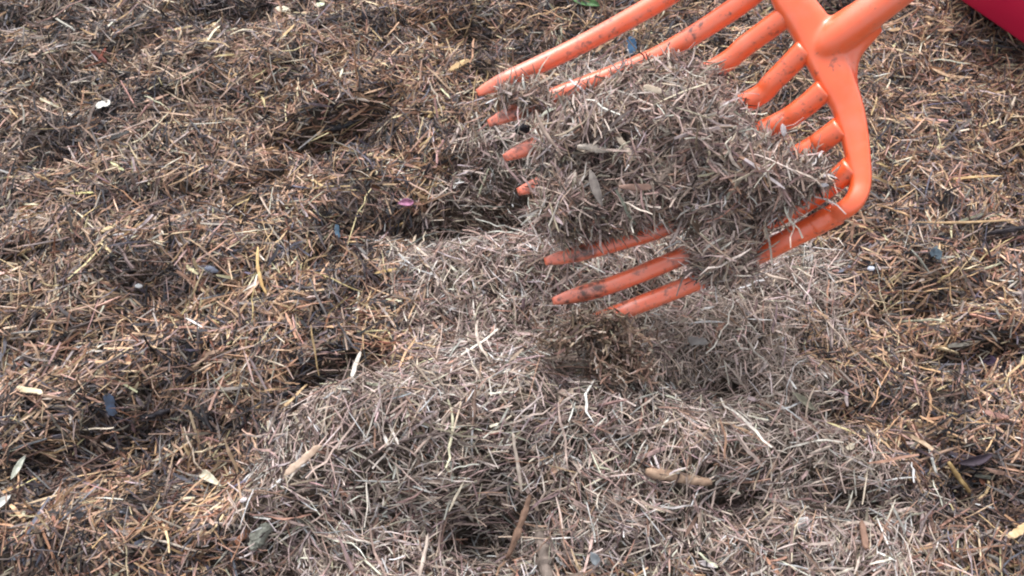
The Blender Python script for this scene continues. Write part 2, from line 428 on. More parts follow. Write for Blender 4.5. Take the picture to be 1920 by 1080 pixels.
# ------------------------------------------------------------------ the fork
def plastic(name, dirt, base=(.88, .122, .026)):
    m, nt, b = new_mat(name)
    tc = nt.nodes.new("ShaderNodeTexCoord")
    nz = nt.nodes.new("ShaderNodeTexNoise"); nz.inputs['Scale'].default_value = 210; nz.inputs['Detail'].default_value = 6; nz.inputs['Roughness'].default_value = .65
    n2 = nt.nodes.new("ShaderNodeTexNoise"); n2.inputs['Scale'].default_value = 38; n2.inputs['Detail'].default_value = 3
    at = nt.nodes.new("ShaderNodeAttribute"); at.attribute_name = "tint"
    sp = nt.nodes.new("ShaderNodeSeparateColor")
    nt.links.new(at.outputs['Color'], sp.inputs[0])
    nt.links.new(tc.outputs['Object'], nz.inputs['Vector']); nt.links.new(tc.outputs['Object'], n2.inputs['Vector'])
    add = nt.nodes.new("ShaderNodeMath"); add.operation = 'MULTIPLY_ADD'; add.inputs[1].default_value = .55
    nt.links.new(n2.outputs['Fac'], add.inputs[0]); nt.links.new(nz.outputs['Fac'], add.inputs[2])
    a2 = nt.nodes.new("ShaderNodeMath"); a2.operation = 'MULTIPLY_ADD'; a2.inputs[1].default_value = .09
    nt.links.new(sp.outputs[0], a2.inputs[0]); nt.links.new(add.outputs[0], a2.inputs[2])
    mr = nt.nodes.new("ShaderNodeMapRange"); mr.inputs['From Min'].default_value = .91 - dirt * .06; mr.inputs['From Max'].default_value = 1.09 - dirt * .05
    nt.links.new(a2.outputs[0], mr.inputs['Value'])
    # dusty film towards the tips
    film = nt.nodes.new("ShaderNodeMix"); film.data_type = 'RGBA'
    film.inputs['A'].default_value = (*base, 1); film.inputs['B'].default_value = (.66, .22, .15, 1)
    fm = nt.nodes.new("ShaderNodeMath"); fm.operation = 'MULTIPLY'
    nt.links.new(sp.outputs[0], fm.inputs[0]); nt.links.new(n2.outputs['Fac'], fm.inputs[1])
    fa = nt.nodes.new("ShaderNodeMath"); fa.operation = 'MULTIPLY_ADD'; fa.inputs[1].default_value = .42; fa.use_clamp = True
    n3 = nt.nodes.new("ShaderNodeTexNoise"); n3.inputs['Scale'].default_value = 75; n3.inputs['Detail'].default_value = 6
    nt.links.new(tc.outputs['Object'], n3.inputs['Vector'])
    s3_ = nt.nodes.new("ShaderNodeMapRange"); s3_.inputs['From Min'].default_value = .42; s3_.inputs['From Max'].default_value = .75
    nt.links.new(n3.outputs['Fac'], s3_.inputs['Value'])
    nt.links.new(s3_.outputs[0], fa.inputs[0]); nt.links.new(fm.outputs[0], fa.inputs[2])
    nt.links.new(fa.outputs[0], film.inputs['Factor'])
    bp = nt.nodes.new("ShaderNodeBump"); bp.inputs['Strength'].default_value = .10; bp.inputs['Distance'].default_value = .0006
    nt.links.new(nz.outputs['Fac'], bp.inputs['Height']); nt.links.new(bp.outputs[0], b.inputs['Normal'])
    mx = nt.nodes.new("ShaderNodeMix"); mx.data_type = 'RGBA'
    nt.links.new(mr.outputs[0], mx.inputs['Factor']); nt.links.new(film.outputs['Result'], mx.inputs['A'])
    mx.inputs['B'].default_value = (.10, .035, .022, 1)
    nt.links.new(mx.outputs['Result'], b.inputs['Base Color'])
    rr = nt.nodes.new("ShaderNodeMapRange"); rr.inputs['To Min'].default_value = .36; rr.inputs['To Max'].default_value = .75
    nt.links.new(mr.outputs[0], rr.inputs['Value']); nt.links.new(rr.outputs[0], b.inputs['Roughness'])
    b.inputs['Specular IOR Level'].default_value = .6
    b.inputs['Coat Weight'].default_value = 1; b.inputs['Coat Roughness'].default_value = .36; b.inputs['Coat IOR'].default_value = 1.6
    b.inputs['Subsurface Weight'].default_value = .12
    b.inputs['Subsurface Radius'].default_value = (.006, .0015, .0006)
    b.inputs['Subsurface Scale'].default_value = 1.0
    return m

M_FORK = plastic("orange moulded plastic", 0.0)
M_TINE = plastic("orange plastic with soil specks", 1.0)

def spline(pts, per=10):
    pts = np.asarray(pts, float)
    p = np.vstack([2 * pts[0] - pts[1], pts, 2 * pts[-1] - pts[-2]])
    out = []
    for i in range(1, len(p) - 2):
        for k in range(per):
            t = k / per
            out.append(.5 * ((2 * p[i]) + (-p[i-1] + p[i+1]) * t + (2*p[i-1] - 5*p[i] + 4*p[i+1] - p[i+2]) * t*t + (-p[i-1] + 3*p[i] - 3*p[i+1] + p[i+2]) * t**3))
    out.append(p[-2])
    return np.array(out)

def tube(path, rw, rt, up, power=2.0, seg=20, tipcap=True):
    """sweep a superellipse (half width rw sideways, half thickness rt along 'up') along path"""
    path = np.asarray(path); n = len(path)
    d = norm(np.gradient(path, axis=0)); s = norm(np.cross(d, up)); u = np.cross(s, d)
    a = np.arange(seg) / seg * 2 * math.pi
    ca = np.sign(np.cos(a)) * np.abs(np.cos(a)) ** (2 / power); sa = np.sign(np.sin(a)) * np.abs(np.sin(a)) ** (2 / power)
    rw = np.broadcast_to(rw, n); rt = np.broadcast_to(rt, n)
    V = path[:, None] + s[:, None] * (rw[:, None] * ca)[..., None] + u[:, None] * (rt[:, None] * sa)[..., None]
    V = V.reshape(-1, 3)
    q = []
    for i in range(n - 1):
        for k in range(seg):
            q.append((i * seg + k, i * seg + (k + 1) % seg, (i + 1) * seg + (k + 1) % seg, (i + 1) * seg + k))
    m0, m1 = len(V), len(V) + 1
    V = np.vstack([V, path[0], path[-1]])
    t = [(m0, (k + 1) % seg, k) for k in range(seg)] + [(m1, (n - 1) * seg + k, (n - 1) * seg + (k + 1) % seg) for k in range(seg)]
    return V, np.array(q), np.array(t)

# the tines lie on one gently dished surface; tips are farther from the lens than the bar
BAR_PX = [(1420, -200), (1430, -120), (1462, -45), (1483, 0), (1518, 50), (1543, 100), (1566, 150), (1588, 200), (1601, 250), (1609, 300), (1613, 345)]
BAR_W = [36, 44, 58, 66, 72, 72, 66, 56, 50, 44, 38]                 # apparent width in pixels
def dep(py):                                                       # distance of the bar along the view axis
    return .492 - (py - 90) * .00002
bar_c = P([p[0] for p in BAR_PX], [p[1] for p in BAR_PX], [dep(p[1]) for p in BAR_PX])
tips_px = [(893, 174), (914, 231), (943, 296), (969, 360), (994, 425), (1020, 491), (1035, 566), (1066, 622)]
bars_px = [(1432, -178), (1462, -58), (1484, 22), (1512, 90), (1548, 166), (1578, 238), (1598, 312), (1612, 372)]
mids = {0: [(1300, -46), (1240, 0), (1100, 78), (985, 133)], 1: [(1390, 6), (1250, 96), (1140, 143), (1030, 184)],
        2: [(1400, 84), (1340, 128), (1160, 210), (1050, 254)], 3: [(1452, 150), (1402, 190), (1200, 272), (1080, 320)],
        4: [(1500, 206), (1440, 240), (1240, 326), (1110, 382)], 5: [(1540, 265), (1510, 284), (1290, 408), (1150, 457)],
        6: [(1558, 345), (1480, 395), (1305, 470), (1150, 533)], 7: [(1570, 400), (1500, 437), (1400, 487), (1245, 553)]}
TDEP = [1.0]
def tine_depth(i, f):                                              # f = 0 at the bar, 1 at the tip
    d0 = dep(bars_px[i][1]); d1 = .560
    return d0 + (d1 - d0) * f + .016 * math.sin(math.pi * f)

fork = bpy.data.objects.new("garden_fork", None); COL.objects.link(fork)
fork.location = Vector(P(1543, 95, dep(95)))
tag(fork, "bright orange plastic mulch fork scooping up a load, eight tines caked with specks of soil", "fork")
bpy.context.view_layer.update()
view_up = -ray(1300, 300)                                          # roughly towards the lens
fork_up = norm(np.cross(P(1240, 326, .53) - P(1548, 166, .49), bar_c[7] - bar_c[3]))
if fork_up @ view_up < 0: fork_up = -fork_up

PX = 1 / (1920 * FOC)                                              # metres per pixel at one metre
tine_paths = []
for i in range(8):
    pts = [bars_px[i]] + mids[i] + [tips_px[i]]
    cum = [0]
    for a, b in zip(pts[:-1], pts[1:]): cum.append(cum[-1] + math.dist(a, b))
    f = [c_ / cum[-1] for c_ in cum]
    p3 = np.array([P(a, b, tine_depth(i, k)) for (a, b), k in zip(pts, f)])
    if i in (0, 7):                                                # outer tines grow out of the rounded bar end
        p3 = np.vstack([p3[1], p3[2:]]) if False else p3[1:]
    path = spline(p3, 12)
    L = np.linalg.norm(np.diff(path, axis=0), axis=1); s = np.concatenate([[0], np.cumsum(L)]); tot = s[-1]; back = tot - s
    r = np.interp(s / tot, [0, .25, 1], [.0073, .0067, .0058])
    if i not in (0, 7): r *= np.interp(s, [0, .03], [1.0, 1.0])
    # chisel point
    ww = np.interp(back, [0, .010, .022], [.45, .80, 1]); tt = np.interp(back, [0, .003, .022], [.22, .30, 1])
    # dense samples near the tip
    k = np.interp(np.unique(np.concatenate([s[back > .024], tot - np.linspace(.024, 0, 9)])), s, np.arange(len(s)))
    def samp(a): return np.array([np.interp(k, np.arange(len(s)), a[:, j]) for j in range(a.shape[1])]).T
    path2 = samp(path); sp_ = samp(np.stack([r * ww, r * tt, s / tot], 1))
    drop = np.clip(1 - sp_[:, 1] / sp_[:, 0].max(), 0, 1) * .0022
    path2 = path2 - fork_up * drop[:, None]
    V, Q, T_ = tube(path2, sp_[:, 0], sp_[:, 1], fork_up, 2.15)
    dirt = np.concatenate([np.repeat(np.clip((sp_[:, 2] - .1) * 1.3, 0, 1) ** .8, 20), [0, 1]])
    o = np_mesh("tine", V, Q, T_, M_TINE, np.stack([dirt] * 3, 1), True, fork, path2[0])
    tine_paths.append(path)

# crossbar: spline through the bar, rounded ends running into the outer tines; socket: round sleeve rising to the right
bx = list(bar_c)
end7 = [P(1603, 375, dep(375)), P(1586, 391, .4895), tine_paths[7][0], tine_paths[7][8]]
end0 = [tine_paths[0][8], tine_paths[0][0], P(1350, -118, .497), P(1398, -178, .497)]
path = spline(np.array(end0 + bx + end7), 8)
wpx = np.array([31, 32, 33, 34] + BAR_W + [37, 36.5, 36, 36]) * .488 * PX / 2
wint = np.interp(np.linspace(0, len(wpx) - 1, len(path)), np.arange(len(wpx)), wpx)
wth = np.clip(wint * .95, .0074, .0100)
barV, barQ, barT = tube(path, wint, wth, fork_up, 3.6, 36)
sock_px = [(1536, 104), (1560, 78), (1600, 46), (1660, 0), (1720, -48), (1790, -105)]
sock_d = [.494, .485, .477, .468, .460, .450]
sp3 = spline(np.array([P(a, b, d_) for (a, b), d_ in zip(sock_px, sock_d)]), 8)
sr = np.interp(np.linspace(0, 1, len(sp3)), [0, .04, .1, 1], [.0035, .0085, .0108, .0106])
sV, sQ, sT = tube(sp3, sr, sr, fork_up, 2, 28)
# gussets that flare between sleeve and bar
gus = []
for (a, da), (b, db), (c_, dc) in [(((1486, -14), .494), ((1543, 52), .489), ((1610, 22), .478)), (((1590, 200), .494), ((1590, 112), .489), ((1640, 44), .479)), (((1508, 30), .492), ((1552, 66), .487), ((1600, 46), .479))]:
    gp = spline(np.array([P(*a, da), P(*b, db), P(*c_, dc)]), 8)
    gV, gQ, gT = tube(gp, .0068, .0068, fork_up, 2, 16); gus.append((gV, gQ, gT))
# rib along the outer side of the bar
rib_px = [(a + .36 * w, b) for (a, b), w in zip(BAR_PX, BAR_W)]
rp_ = spline(np.array([P(a, b, dep(b) + .0065) for a, b in rib_px]), 8)
rw_ = np.interp(np.linspace(0, 10, len(rp_)), np.arange(11), np.array(BAR_W) * .17 * .488 * PX)
rV, rQ, rT = tube(rp_, rw_, np.full(len(rp_), .0060), fork_up, 3, 24)
sets = [(barV, barQ, barT, barV), (rV, rQ, rT, rV), (sV, sQ, sT, sV)] + [(a, b, c_, a) for a, b, c_ in gus]
V, Q, T_, _ = join_sets(sets)
head = np_mesh("fork_head", V, Q, T_, M_FORK, None, True, fork, fork.location)
md = head.modifiers.new("merge", 'REMESH'); md.mode = 'VOXEL'; md.voxel_size = .0009; md.use_smooth_shade = True
ms = head.modifiers.new("soften", 'SMOOTH'); ms.factor = .5; ms.iterations = 34
# handle shaft beyond the sleeve
dirh = norm(sp3[-1] - sp3[-6])
hp = np.array([sp3[-1] - dirh * .01 + dirh * t_ for t_ in np.linspace(0, 1.0, 12)])
hV, hQ, hT = tube(hp, .0098, .0098, fork_up, 2, 24)
M_SHAFT = piece_mat("pale ash wood shaft", (.52, .38, .22), (.42, .29, .16), .5, .4, 40, .1, (1, 1, .1))
np_mesh("handle", hV, hQ, hT, M_SHAFT, None, True, fork, hp[0])

# ------------------------------------------------------------------ the load lying on the tines
LOAD = np.array([(1012, 250), (1022, 212), (1055, 196), (1120, 165), (1180, 140), (1225, 112), (1262, 108), (1300, 128), (1330, 132), (1368, 172), (1390, 212),
                 (1420, 246), (1462, 276), (1505, 298), (1545, 312), (1556, 332), (1545, 352), (1500, 372), (1470, 400), (1415, 420),
                 (1418, 466), (1410, 516), (1332, 536), (1302, 498), (1300, 425), (1240, 405), (1190, 425), (1120, 440), (1060, 452), (1010, 440), (990, 400),
                 (1012, 362), (1024, 320), (1006, 285)], float)
LUMP = np.array([(930, 190), (942, 172), (975, 162), (1010, 168), (1030, 190), (1020, 204), (995, 194), (970, 186), (945, 196)], float)

_q = np.vstack(tine_paths); _ax, _ay = project(_q); _dz = (_q - CAMP) @ np.array([0, CP, -SP])
def _basis(a, b):
    a = (a - 1250) / 300; b = (b - 300) / 200
    return np.stack([np.ones_like(a), a, b, a * a, a * b, b * b, a ** 3], -1)
_cf = np.linalg.lstsq(_basis(_ax, _ay), _dz, rcond=None)[0]
def plane_depth(px, py):                                           # the dished surface the tines lie on
    return _basis(np.asarray(px, float), np.asarray(py, float)) @ _cf - .009

def load_cloud(poly, N, thick, bottom, soft, long_frac=.05):
    lo, hi = poly.min(0) - 10, poly.max(0) + 10
    p = rng.uniform(lo, hi, (N * 4, 2)); sdv = poly_sd(p, poly) + 7 * vnoise(p[:, 0], p[:, 1], 22, 51) + rng.normal(0, 3, len(p))
    p = p[sdv > 0][:N]; sdv = sdv[sdv > 0][:N]
    prof = np.sqrt(np.clip(sdv / soft, 0, 1) * (2 - np.clip(sdv / soft, 0, 1)))
    lump = 1 + .40 * vnoise(p[:, 0], p[:, 1], 90, 52) + .26 * vnoise(p[:, 0], p[:, 1], 34, 53) + .10 * vnoise(p[:, 0], p[:, 1], 15, 54)
    d0 = plane_depth(p[:, 0], p[:, 1])
    side = rng.random(len(p))
    top = d0 - thick * prof * lump; bot = d0 + bottom * prof
    d = np.where(side < .74, top + rng.uniform(-.004, .006, len(p)), np.where(side < .9, bot + rng.uniform(-.003, .004, len(p)), top + (bot - top) * rng.random(len(p))))
    return p, d, prof, side

def load_core(name, poly, thick, bottom, soft, parent):
    lo, hi = poly.min(0), poly.max(0); st = 7
    xs = np.arange(lo[0], hi[0] + st, st); ys = np.arange(lo[1], hi[1] + st, st)
    XX, YY = np.meshgrid(xs, ys, indexing='ij'); p = np.stack([XX.ravel(), YY.ravel()], -1)
    sdv = poly_sd(p, poly) - 20
    prof = np.sqrt(np.clip(sdv / soft, 0, 1) * (2 - np.clip(sdv / soft, 0, 1)))
    lump = 1 + .40 * vnoise(p[:, 0], p[:, 1], 90, 52) + .26 * vnoise(p[:, 0], p[:, 1], 34, 53)
    d0 = plane_depth(p[:, 0], p[:, 1]); ins_ = (sdv > 0).reshape(XX.shape)
    top = P(p[:, 0], p[:, 1], d0 - thick * prof * lump + .006 * prof); bot = P(p[:, 0], p[:, 1], d0 + bottom * prof - .002 * prof)
    n = len(p); ii = np.arange(n).reshape(XX.shape)
    cell = ins_[:-1, :-1] & ins_[1:, :-1] & ins_[1:, 1:] & ins_[:-1, 1:]
    qd = np.stack([ii[:-1, :-1], ii[1:, :-1], ii[1:, 1:], ii[:-1, 1:]], -1)[cell]
    V = np.vstack([top, bot]); Q = np.vstack([qd, (qd + n)[:, ::-1]])
    used = np.unique(Q); remap = np.zeros(2 * n, int); remap[used] = np.arange(len(used))
    return V[used], remap[Q]

def build_load(name, poly, N, thick, bottom, soft, label):
    p, d, prof, side = load_cloud(poly, N, thick, bottom, soft)
    c = P(p[:, 0], p[:, 1], d); n = len(c)
    # outward direction: towards lens / up in the middle, sideways at the rim
    ctr = P(poly[:, 0].mean(), poly[:, 1].mean(), .52)
    out = norm(norm(c - ctr) * .9 * (1.1 - prof)[:, None] + fork_up * np.where(side < .74, 1, -1)[:, None] * prof[:, None])
    rd = norm(rng.normal(0, 1, (n, 3))); rd = rd - out * (np.sum(rd * out, -1) * rng.uniform(.6, 1, n))[:, None]
    L = np.clip(np.exp(rng.normal(math.log(.0130 * min(1, (thick / .04) ** .5 + .2)), .48, n)), .004, .034); W = np.clip(np.exp(rng.normal(math.log(.00100), .38, n)), .0005, .0026)
    col = pick(GREY_PAL, n); col *= np.array([.84, .80, .78])
    s1 = fibres(c, rd, out, L, W, W * rng.uniform(.4, .9, n), rng.normal(0, .15, n), col, 4)
    i = rng.permutation(n)[:int(n * .075)]; m_ = len(i)
    rd2 = norm(rng.normal(0, 1, (m_, 3))); rd2 = norm(rd2 - out[i] * (np.sum(rd2 * out[i], -1) * .8)[:, None])
    s2 = fibres(c[i] + out[i] * .002, rd2, out[i], np.exp(rng.normal(math.log(.025), .38, m_)), np.exp(rng.normal(math.log(.0012), .3, m_)), np.full(m_, .0007),
                rng.normal(0, .25, m_), pick(GREY_PAL[:3] + GREY_PAL[5:8], m_), 6, kink=.04)
    # loose strands sticking out round the rim and hanging through
    j = np.where(prof < .62)[0]; j = rng.permutation(j)[:int(n * (.03 if thick > .02 else .0))]; k_ = len(j)
    dn = norm(out[j] * .25 + rng.normal(0, .6, (k_, 3)) + np.array([0, 0, -.30]))
    Lr = np.exp(rng.normal(math.log(.021), .35, k_))
    s3 = fibres(c[j] + dn * (Lr * .3)[:, None], dn, out[j] + .01, Lr, np.exp(rng.normal(math.log(.0011), .3, k_)), np.full(k_, .0007), rng.normal(0, .2, k_), pick(GREY_PAL, k_), 6, kink=.04)
    cv, cq = load_core(name, poly, thick, bottom, soft, None)
    core = (cv, cq, np.zeros((0, 3), int), np.tile(lin((58, 50, 47)), (len(cv), 1)))
    v, q, t, c4 = join_sets([s1, s2, s3, core])
    o = np_mesh(name, v, q, t, M_GREY, c4, smooth=False, origin=c.mean(0))
    tag(o, label, "mulch", kind="stuff")
    return o

build_load("forked_mulch", LOAD, 14500, .033, .010, 110, "tangled grey mulch heaped on the orange tines of the fork")
build_load("clinging_mulch", LUMP, 750, .009, .002, 30, "small tuft of grey mulch caught on the two upper tine tips")

# bits dropping off the last tine
def falling():
    cx = np.array([(1100, 612, 40, 20), (1140, 602, 30, 16), (1090, 610, 40, 25), (1130, 640, 38, 30), (1180, 640, 30, 40), (1150, 690, 38, 30), (1200, 690, 26, 30), (1050, 640, 40, 16)])
    i = rng.integers(0, len(cx), 1700); g = cx[i]
    px = g[:, 0] + rng.normal(0, .5, 1700) * g[:, 2]; py = g[:, 1] + rng.normal(0, .5, 1700) * g[:, 3]
    c = P(px, py, rng.uniform(.525, .565, 1700))
    L = rng.uniform(.004, .017, 1700); W = rng.uniform(.0008, .0020, 1700)
    pal = [((126, 104, 88), 5), ((100, 82, 70), 4), ((150, 134, 120), 3), ((74, 64, 58), 2), ((182, 168, 154), 1)]
    s = fibres(c, rng.normal(0, 1, (1700, 3)), norm(rng.normal(0, 1, (1700, 3))), L, W, W * .5, rng.normal(0, .2, 1700), pick(pal, 1700), 5)
    o = np_mesh("falling_mulch", s[0], s[1], s[2], M_GREY, s[3], smooth=False, origin=c.mean(0))
    tag(o, "brown crumbs and fibres dropping off the lowest tine of the fork", "mulch", kind="stuff")
falling()

# ------------------------------------------------------------------ single pieces one can pick out
def piece(name, label, cat, a, b, wpx, thick, col, col2, shape='chip', depth=None, lift=.0045, curl=0., rough=.7, spec=.3, group=None, tilt=0.0, branch=None, bend=0.0):
    """a, b: the two ends; wpx: apparent width; shape: chip | leaf | bark | twig | pebble"""
    if depth is None:
        e = hit(np.array([a[0], b[0]]), np.array([a[1], b[1]]), lift)
        n = surf_n(*[np.array([v_]) for v_ in (e[:, 0].mean(), e[:, 1].mean())], .012)[0]
    else:
        dd = depth if isinstance(depth, tuple) else (depth, depth)
        e = P(np.array([a[0], b[0]]), np.array([a[1], b[1]]), np.array(dd)); n = norm(norm(view_up) + fork_up)
    mid = e.mean(0); zc = abs((mid - CAMP) @ np.array([0, CP, -SP])); w = wpx * zc * PX
    ax = e[1] - e[0]; Ln = np.linalg.norm(ax); ax = ax / Ln
    view = norm(CAMP - mid); n = norm(n * .75 + view * .25 * (1 if shape != 'pebble' else 0))
    n = norm(n - ax * (n @ ax)); s = np.cross(ax, n); n = norm(n + s * tilt); s = np.cross(ax, n)
    r = np.random.default_rng(int(a[0] * 7 + a[1] * 13))
    K = 15 if shape != 'pebble' else 9; M = 9
    t = np.linspace(0, 1, K)
    if shape == 'leaf':
        wid = np.sin(np.pi * np.clip(t, .012, .988)) ** .75 * (1 - .25 * t)
    elif shape == 'chip':
        wid = np.interp(t, [0, .06, .2, .8, .94, 1], [.35, .75, 1, .95, .8, .25]) * (1 + .08 * r.normal(0, 1, K))
    elif shape == 'bark':
        wid = np.interp(t, [0, .05, .3, .7, .95, 1], [.25, .65, .9, 1, .6, .2]) * (1 + .13 * r.normal(0, 1, K))
    elif shape == 'twig':
        wid = np.interp(t, [0, .03, .5, .97, 1], [.55, .85, 1, .8, .45]) * (1 + .06 * r.normal(0, 1, K))
    elif shape == 'strand':
        wid = np.interp(t, [0, .1, .5, .9, 1], [.3, .8, 1, .8, .2]) * (1 + .12 * r.normal(0, 1, K))
    else:
        wid = np.sqrt(np.clip(1 - (2 * t - 1) ** 2, .02, 1)) * (1 + .07 * r.normal(0, 1, K))
    side = np.cumsum(r.normal(0, .06, K)) * w * (1.0 if shape in ('bark', 'strand', 'chip') else .3); side -= np.linspace(side[0], side[-1], K)
    arc = (4 * t * (1 - t))
    P0 = e[0] + np.outer(t * Ln, ax) + np.outer(side + arc * bend * Ln, s) + np.outer(arc * curl * Ln, n)
    rows = []
    if shape in ('twig', 'pebble', 'strand'):
        ring = np.arange(10) / 10 * 2 * math.pi
        for k in range(K):
            jit = 1 + .07 * r.normal(0, 1, 10)
            rows.append(P0[k] + np.outer(np.cos(ring) * w / 2 * wid[k] * jit, s) + np.outer(np.sin(ring) * thick / 2 * wid[k] * jit, n))
        V = np.array(rows).reshape(-1, 3); seg = 10
    else:                                                            # thin shell closed round its edge, cupped across, ragged
        xs = np.linspace(-1, 1, M); cup = {'leaf': .35, 'chip': .06, 'bark': .28}[shape] * w
        for k in range(K):
            rag = (1 + .10 * r.normal(0, 1)) if shape == 'bark' else 1
            zt = cup * (xs ** 2 - .4) * wid[k]
            if shape == 'leaf': zt = zt * .6 + .10 * w * np.abs(xs) * wid[k]
            if shape == 'bark': zt = -zt + r.normal(0, .03 * w, M)
            up_ = P0[k] + np.outer(xs * w / 2 * wid[k] * rag, s) + np.outer(zt + thick / 2 * np.sqrt(1.02 - xs ** 2 * .9), n)
            dn_ = P0[k] + np.outer(xs[::-1] * w / 2 * wid[k] * rag, s) + np.outer(zt[::-1] - thick / 2 * np.sqrt(1.02 - xs ** 2 * .9), n)
            rows.append(np.vstack([up_, dn_]))
        V = np.array(rows).reshape(-1, 3); seg = 2 * M
    Q = []
    for k in range(K - 1):
        for j in range(seg):
            Q.append((k * seg + j, k * seg + (j + 1) % seg, (k + 1) * seg + (j + 1) % seg, (k + 1) * seg + j))
    V = np.vstack([V, P0[0], P0[-1]]); m0 = K * seg
    T_ = [(m0, (j + 1) % seg, j) for j in range(seg)] + [(m0 + 1, (K - 1) * seg + j, (K - 1) * seg + (j + 1) % seg) for j in range(seg)]
    mat = piece_mat(name + " surface", tuple(lin(col)), tuple(lin(col2)), rough, spec, 220 if shape in ('leaf', 'pebble') else 150, .35)
    o = np_mesh(name, V, np.array(Q), np.array(T_), mat, None, shape in ('leaf', 'twig', 'pebble', 'strand'), None, mid)
    tag(o, label, cat, group)
    return o

pc = piece
# --- loose on the brown heap
pc("leaf", "fresh green leaf lying at the top edge beside the highest tine", "leaf", (1070, -4), (1127, 11), 20, .0006, (88, 124, 78), (60, 92, 54), 'leaf', lift=.006, rough=.45)
pc("wood_flake", "rounded cream flake near the top, left of the smaller greenish flake", "flake", (517, 15), (544, 19), 14, .0016, (226, 220, 200), (196, 186, 160), 'pebble', lift=.006)
pc("wood_flake", "pale greenish cream flake at the top edge, right of the rounded cream flake", "flake", (589, 10), (609, 7), 13, .0016, (208, 218, 190), (176, 184, 150), 'pebble', lift=.006)
pc("wood_flake", "small torn white flake among grey fibres at the upper left", "flake", (180, 199), (207, 192), 15, .0012, (222, 222, 214), (180, 176, 166), 'chip', lift=.007)
pc("plastic_scrap", "glossy slate blue scrap in the gap between the two highest tines", "scrap", (1184, 68), (1185, 103), 17, .0012, (48, 82, 112), (32, 52, 74), 'chip', lift=.008, rough=.7, spec=.2)
pc("charred_chip", "black charred chip lying in the dark hollow left of the tine tips", "wood chip", (606, 243), (668, 230), 15, .003, (44, 44, 50), (22, 22, 26), 'bark', lift=.008, rough=.45, spec=.5)
pc("plastic_scrap", "dark navy upright scrap with a pale blue sheen on the straw at lower left", "scrap", (200, 738), (213, 779), 18, .0016, (52, 70, 96), (30, 36, 52), 'chip', lift=.009, rough=.3, spec=.7)
pc("charred_stick", "black charred stick lying right of the navy scrap", "stick", (262, 786), (318, 768), 11, .003, (52, 50, 56), (28, 26, 30), 'bark', lift=.008, rough=.5)
pc("dry_leaf", "pale grey green pointed leaf standing at the lower left", "leaf", (20, 899), (49, 852), 13, .0006, (196, 200, 186), (150, 152, 140), 'leaf', lift=.010, rough=.6)
pc("dry_leaf", "broad pale leaf tip cut off by the left edge of the photo", "leaf", (-22, 962), (20, 928), 20, .0006, (200, 202, 198), (162, 162, 158), 'leaf', lift=.010, rough=.6)
pc("dry_leaf", "curled cream leaf fragment left of the grey mulch edge", "leaf", (378, 889), (416, 912), 20, .0008, (206, 202, 184), (150, 142, 122), 'leaf', lift=.010, rough=.6, curl=.12)
pc("bark_flake", "greenish grey weathered bark flake on the left rim of the grey mulch", "bark", (470, 1030), (510, 985), 30, .002, (140, 142, 132), (98, 98, 90), 'bark', lift=.009, rough=.8)
pc("petal", "crumpled pink petal left of the lifted load", "petal", (746, 381), (776, 378), 17, .001, (176, 122, 150), (130, 84, 112), 'leaf', lift=.009, rough=.6, curl=.15)
pc("pebble", "smooth blue grey pebble on straw in the middle left", "pebble", (383, 502), (410, 509), 12, .004, (128, 134, 150), (88, 92, 106), 'pebble', lift=.007, rough=.5)
pc("pebble", "tiny white grit stone left of the blue grey pebble", "pebble", (252, 536), (268, 536), 9, .003, (232, 232, 232), (198, 198, 198), 'pebble', lift=.007)
pc("pebble", "glinting white speck of grit on the right slope of brown mulch", "pebble", (1626, 504), (1640, 503), 9, .003, (216, 220, 232), (170, 176, 190), 'pebble', lift=.008)
pc("pebble", "tiny pinkish white grit stone at the lower left by the grey mulch edge", "pebble", (451, 940), (462, 936), 8, .003, (230, 220, 222), (190, 180, 182), 'pebble', lift=.009)
pc("wood_chip", "thick cream wood chip lying level above the navy scrap at the left", "wood chip", (32, 725), (80, 738), 10, .002, (226, 212, 184), (186, 168, 134), 'chip', lift=.008)
pc("wood_chip", "pale straw wood chip pointing right in the middle of the left side", "wood chip", (188, 436), (216, 422), 9, .002, (218, 200, 166), (180, 156, 116), 'chip', lift=.008)
pc("splinter", "forked silvery splinter standing in the brown mulch left of the turned heap", "splinter", (660, 708), (676, 660), 9, .0018, (210, 206, 198), (164, 156, 146), 'chip', lift=.011)
pc("slate_flake", "squarish slate blue flake on the brown mulch at the right", "flake", (1745, 471), (1764, 482), 20, .0015, (92, 108, 118), (66, 78, 88), 'chip', lift=.009, rough=.5)
pc("plastic_scrap", "thin dark teal scrap between straws left of the turned grey mulch", "scrap", (630, 421), (635, 446), 9, .0012, (56, 84, 104), (36, 52, 66), 'chip', lift=.008, rough=.4)
pc("wood_chip", "straw yellow chip slanting above the centre left of the highest tip", "wood chip", (842, 132), (880, 113), 10, .0022, (196, 170, 128), (154, 126, 88), 'chip', lift=.009)
pc("wood_chip", "yellow straw chip just left of the second tine tip", "wood chip", (802, 220), (834, 200), 8, .0018, (178, 158, 112), (138, 116, 78), 'chip', lift=.009)
pc("splinter", "bent golden splinter standing upright in the middle of the left side", "splinter", (484, 462), (500, 552), 7, .0016, (206, 178, 128), (164, 130, 84), 'strand', lift=.011, bend=.07)
pc("splinter", "long thin rust splinter lying level at the upper left", "splinter", (198, 90), (184, 112), 6, .0015, (120, 60, 44), (90, 42, 32), 'strand', lift=.009)
pc("dead_leaf", "purple brown dead leaf in the hollow at the right edge", "leaf", (1842, 672), (1872, 690), 26, .0007, (78, 64, 84), (52, 42, 56), 'leaf', lift=.009, rough=.5, curl=.1)
pc("dead_leaf", "dark violet leaf scrap at the lower right above the dark hollow", "leaf", (1796, 868), (1862, 852), 22, .0007, (74, 62, 72), (48, 40, 46), 'leaf', lift=.009, rough=.5, curl=.08)
